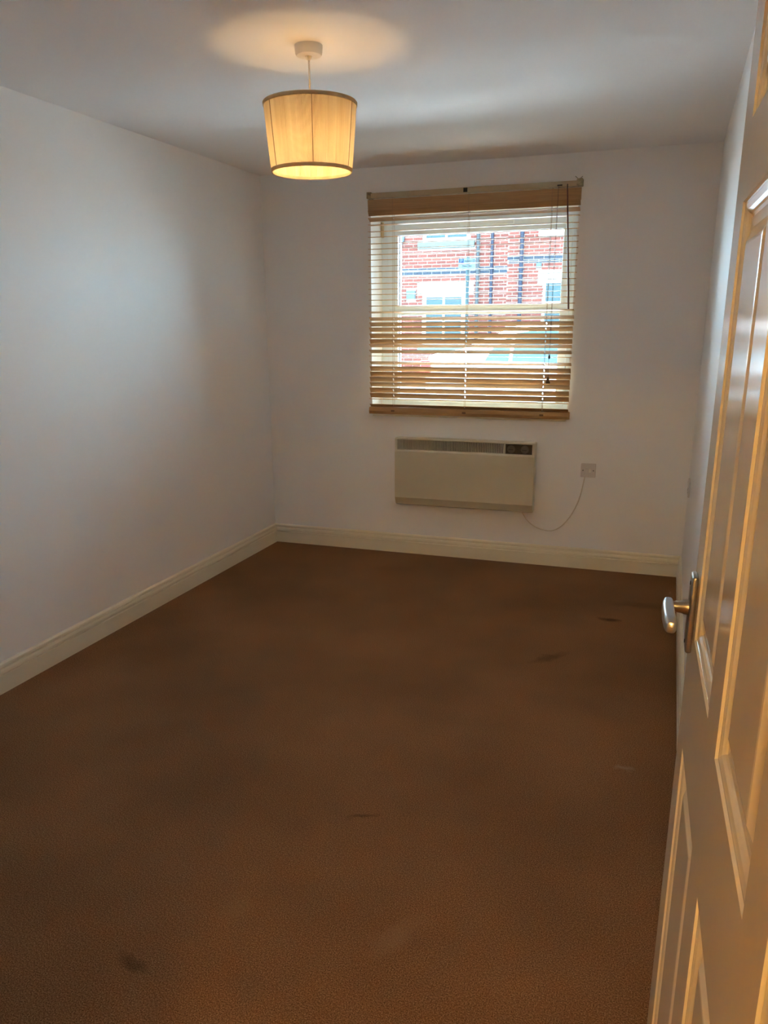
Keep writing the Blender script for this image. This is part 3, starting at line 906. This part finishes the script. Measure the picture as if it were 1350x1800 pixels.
obj('ground_sill', box(-3.16, -1.93, FYH - 0.06, FYH + 0.05, 0.86, 0.95, bev=0.008), 'stone', hA)
obj('white_board', box(-3.678, -3.567, FYH - 0.03, FYH + 0.02, 2.25, 3.40, bev=0.006), 'whitepaint', hA, label='narrow white upright board on brick wall')
obj('board_bracket', prism([(-3.69, 3.40), (-3.49, 3.40), (-3.50, 3.30), (-3.565, 3.22), (-3.69, 3.22)], 'y', FYH - 0.10, FYH - 0.031), 'boxblue', hA)
obj('vent_box', box(-3.452, -3.233, FYH - 0.05, FYH + 0.01, 2.005, 2.207, bev=0.01), 'boxblue', hA)
for x, r, m in ((-1.757, 0.038, 'pipe_pale'), (-1.437, 0.034, 'pipe')):
    p_ = obj('downpipe', tube([(x, FYH - 0.055, GZ + 0.05), (x, FYH - 0.055, 4.85)], r, 12), m, hA, True)
    for z in (1.2, 2.62, 4.0):
        obj('pipe_clip', box(x - r - 0.012, x + r + 0.012, FYH - 0.06, FYH - 0.012, z, z + 0.035), m, p_)

hlB = [(-0.415, 0.90, 3.28, 3.40), (-0.30, 0.78, 3.40, 4.65), (-0.385, 0.88, 2.355, 2.53), (-0.262, 0.75, 1.00, 2.355), (-0.445, -0.327, 2.63, 2.74)]
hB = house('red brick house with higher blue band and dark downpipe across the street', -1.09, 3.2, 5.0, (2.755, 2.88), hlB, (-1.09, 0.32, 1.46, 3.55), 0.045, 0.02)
house_window(hB, -0.30, 0.78, 3.40, 4.65, 2, 2)
obj('window_sill', box(-0.415, 0.90, FYH - 0.07, FYH + 0.05, 3.28, 3.40, bev=0.01), 'whitepaint', hB)
obj('lintel', box(-0.385, 0.88, FYH - 0.03, FYH + 0.05, 2.355, 2.53, bev=0.006), 'whitepaint', hB)
f_ = house_window(hB, -0.262, 0.75, 1.00, 2.355, 1, 3, 0.05)
obj('wall_box', box(-0.443, -0.329, FYH - 0.05, FYH + 0.01, 2.632, 2.738, bev=0.008), 'boxblue', hB)
p_ = obj('downpipe', tube([(-0.772, FYH - 0.06, GZ + 0.05), (-0.772, FYH - 0.06, 4.95)], 0.043, 12), 'pipe', hB, True)
for z in (1.2, 2.60, 4.0):
    obj('pipe_clip', box(-0.83, -0.714, FYH - 0.065, FYH - 0.012, z, z + 0.035), 'pipe', p_)
# parking sign on its post
PSX, PSY = -1.519, 12.0
ps = thing('parking_sign', 'parking restriction sign with blue P on a pale post', 'sign', (PSX, PSY, GZ))
obj('post', tube([(PSX, PSY, GZ), (PSX, PSY, 2.76)], 0.036, 16), 'signpost', ps, True)
up_ = obj('upper_plate', box(-1.702, -1.344, PSY - 0.052, PSY - 0.044, 2.624, 2.735, bev=0.003), 'signwhite', ps)
lo_ = obj('lower_plate', box(-1.702, -1.344, PSY - 0.052, PSY - 0.044, 2.506, 2.620, bev=0.003), 'signwhite', ps)
obj('blue_square', box(-1.688, -1.592, PSY - 0.0545, PSY - 0.0515, 2.632, 2.728), 'signblue', up_)
_tmp = []
def text_part(s, x, z, size, m, parent, y=PSY - 0.056, align='CENTER'):
    cu = bpy.data.curves.new('lettering', 'FONT')
    cu.body = s
    cu.size = size
    cu.extrude = 0.0012
    cu.align_x = align
    cu.align_y = 'CENTER'
    cu.resolution_u = 3
    t = bpy.data.objects.new('tmp_text', cu)
    COL.objects.link(t)
    bpy.context.view_layer.update()
    me = bpy.data.meshes.new_from_object(t.evaluated_get(bpy.context.evaluated_depsgraph_get()))
    bpy.data.objects.remove(t)
    me.transform(Matrix.Translation(Vector((x, y, z)) - ORG[parent.name]) @ Matrix.Rotation(PI / 2, 4, 'X'))
    me.materials.clear()
    me.materials.append(M[m])
    o = bpy.data.objects.new('lettering', me)
    COL.objects.link(o)
    o.parent = parent
    return o
text_part('P', -1.640, 2.680, 0.115, 'signwhite', up_)
text_part('Resident', -1.498, 2.682, 0.044, 'signtext', up_)
text_part('D', -1.380, 2.684, 0.072, 'signtext', up_)
text_part('Mon - Sat', -1.522, 2.588, 0.050, 'signtext', lo_)
text_part('8am - 6pm', -1.522, 2.535, 0.044, 'signtext', lo_)

# ------------------------------------------------------------------ parked white car
CX0, CYN, CW = -0.41, 5.0, 1.74
car = thing('parked_car', 'white saloon car with red tail light parked in the street', 'car', (CX0 + 2.1, CYN + CW / 2, GZ - 0.02))
cy = CYN + CW / 2
# stations: x from rear, bottom z, shoulder z, top z, half width low, half width top
ST = [(0.00, 0.42, 0.86, 0.90, 0.66, 0.60), (0.05, 0.34, 0.98, 1.10, 0.78, 0.68), (0.14, 0.30, 1.01, 1.125, 0.83, 0.70), (0.44, 0.26, 1.02, 1.165, 0.86, 0.68), (0.55, 0.26, 1.02, 1.225, 0.87, 0.64), (0.80, 0.26, 1.02, 1.33, 0.87, 0.60),
      (1.10, 0.26, 1.02, 1.445, 0.87, 0.57), (1.45, 0.26, 1.01, 1.485, 0.87, 0.56), (2.00, 0.26, 1.00, 1.49, 0.87, 0.56), (2.40, 0.26, 0.99, 1.455, 0.87, 0.57), (2.75, 0.26, 0.97, 1.28, 0.87, 0.62), (3.10, 0.26, 0.95, 1.06, 0.86, 0.68), (3.40, 0.26, 0.90, 0.98, 0.85, 0.70), (3.95, 0.28, 0.80, 0.88, 0.80, 0.66), (4.18, 0.33, 0.66, 0.74, 0.70, 0.58), (4.25, 0.40, 0.56, 0.60, 0.62, 0.52)]
def car_sec(s):
    x, zb, zs_, zt, w, wt = s
    half = [(w * 0.90, zb), (w * 0.985, zb + 0.12), (w, (zb + zs_) / 2 + 0.05), (w * 0.985, zs_ - 0.03), (w * 0.965, zs_), ((wt + 0.02), zt - 0.045), (wt * 0.94, zt - 0.012), (wt * 0.5, zt)]
    pts = [(-a, z) for a, z in half] + [(a, z) for a, z in reversed(half)]
    return [(CX0 + x, cy + a, z) for a, z in pts]
bm = bmesh.new()
secs = [[bm.verts.new(p) for p in car_sec(s)] for s in ST]
for a, b in zip(secs, secs[1:]):
    n = len(a)
    for k in range(n):
        bm.faces.new((a[k], a[(k + 1) % n], b[(k + 1) % n], b[k]))
bm.faces.new(secs[0][::-1])
bm.faces.new(secs[-1])
obj('car_body', bm, 'carpaint', car, True)
def side_y(xr, z, side):
    for s0, s1 in zip(ST, ST[1:]):
        if s0[0] <= xr <= s1[0]:
            t = (xr - s0[0]) / (s1[0] - s0[0])
            g = [a + (b - a) * t for a, b in zip(s0, s1)]
            break
    z0, z1 = g[2], g[3] - 0.045
    u = (z - z0) / (z1 - z0)
    return side * ((g[4] * 0.965) * (1 - u) + (g[5] + 0.02) * u)
def side_window(poly, side):
    bm = bmesh.new()
    A = [bm.verts.new((CX0 + x, cy + side_y(x, z, side) + side * 0.006, z)) for x, z in poly]
    B = [bm.verts.new((CX0 + x, cy + side_y(x, z, side) - side * 0.006, z)) for x, z in poly]
    n = len(poly)
    for i in range(n):
        bm.faces.new((A[i], A[(i + 1) % n], B[(i + 1) % n], B[i]))
    bm.faces.new(A[::-1])
    bm.faces.new(B)
    return bm
for side in (-1, 1):
    obj('side_window', side_window([(0.80, 1.035), (0.90, 1.22), (1.00, 1.30), (1.10, 1.355), (1.10, 1.03)], side), 'carglass', car)
    obj('side_window', side_window([(1.14, 1.03), (1.14, 1.36), (1.45, 1.405), (1.72, 1.41), (1.72, 1.02)], side), 'carglass', car)
    obj('side_window', side_window([(1.80, 1.02), (1.80, 1.41), (2.00, 1.41), (2.36, 1.375), (2.72, 1.17), (2.84, 1.02), (2.40, 1.015)], side), 'carglass', car)
    obj('tail_light', box(CX0 - 0.015, CX0 + 0.11, cy + side * 0.80 - 0.07, cy + side * 0.80 + 0.07, 0.84, 1.04, bev=0.02), 'taillight', car, True)
    obj('door_handle', box(CX0 + 1.22, CX0 + 1.40, cy + side * 0.865 - 0.012, cy + side * 0.865 + 0.012, 0.90, 0.93, bev=0.006), 'carpaint', car)
    for wx in (0.78, 3.40):
        t_ = obj('tyre', tube([(CX0 + wx, cy + side * 0.70, 0.30), (CX0 + wx, cy + side * 0.72, 0.30), (CX0 + wx, cy + side * 0.86, 0.30), (CX0 + wx, cy + side * 0.89, 0.30)], [0.27, 0.32, 0.32, 0.28], 28), 'tyre', car, True)
        obj('wheel_rim', tube([(CX0 + wx, cy + side * 0.87, 0.30), (CX0 + wx, cy + side * 0.895, 0.30)], [0.21, 0.20], 24), 'rim', t_)
obj('rear_bumper', box(CX0 - 0.06, CX0 + 0.10, cy - 0.74, cy + 0.74, 0.38, 0.66, bev=0.04, seg=3), 'carpaint', car, True)
bm = bmesh.new()
wsq = [(2.46, 1.445), (3.06, 1.085)]
q = [bm.verts.new((CX0 + x, cy + s * (0.50 if x < 2.6 else 0.60), z + 0.012)) for x, z in wsq for s in (-1, 1)]
q2 = [bm.verts.new((v.co.x - 0.01, v.co.y, v.co.z - 0.02)) for v in q]
bm.faces.new((q[0], q[1], q[3], q[2]))
bm.faces.new((q2[2], q2[3], q2[1], q2[0]))
for a, b in ((0, 1), (1, 3), (3, 2), (2, 0)):
    bm.faces.new((q[a], q[b], q2[b], q2[a]))
obj('windscreen', bm, 'carglass', car)
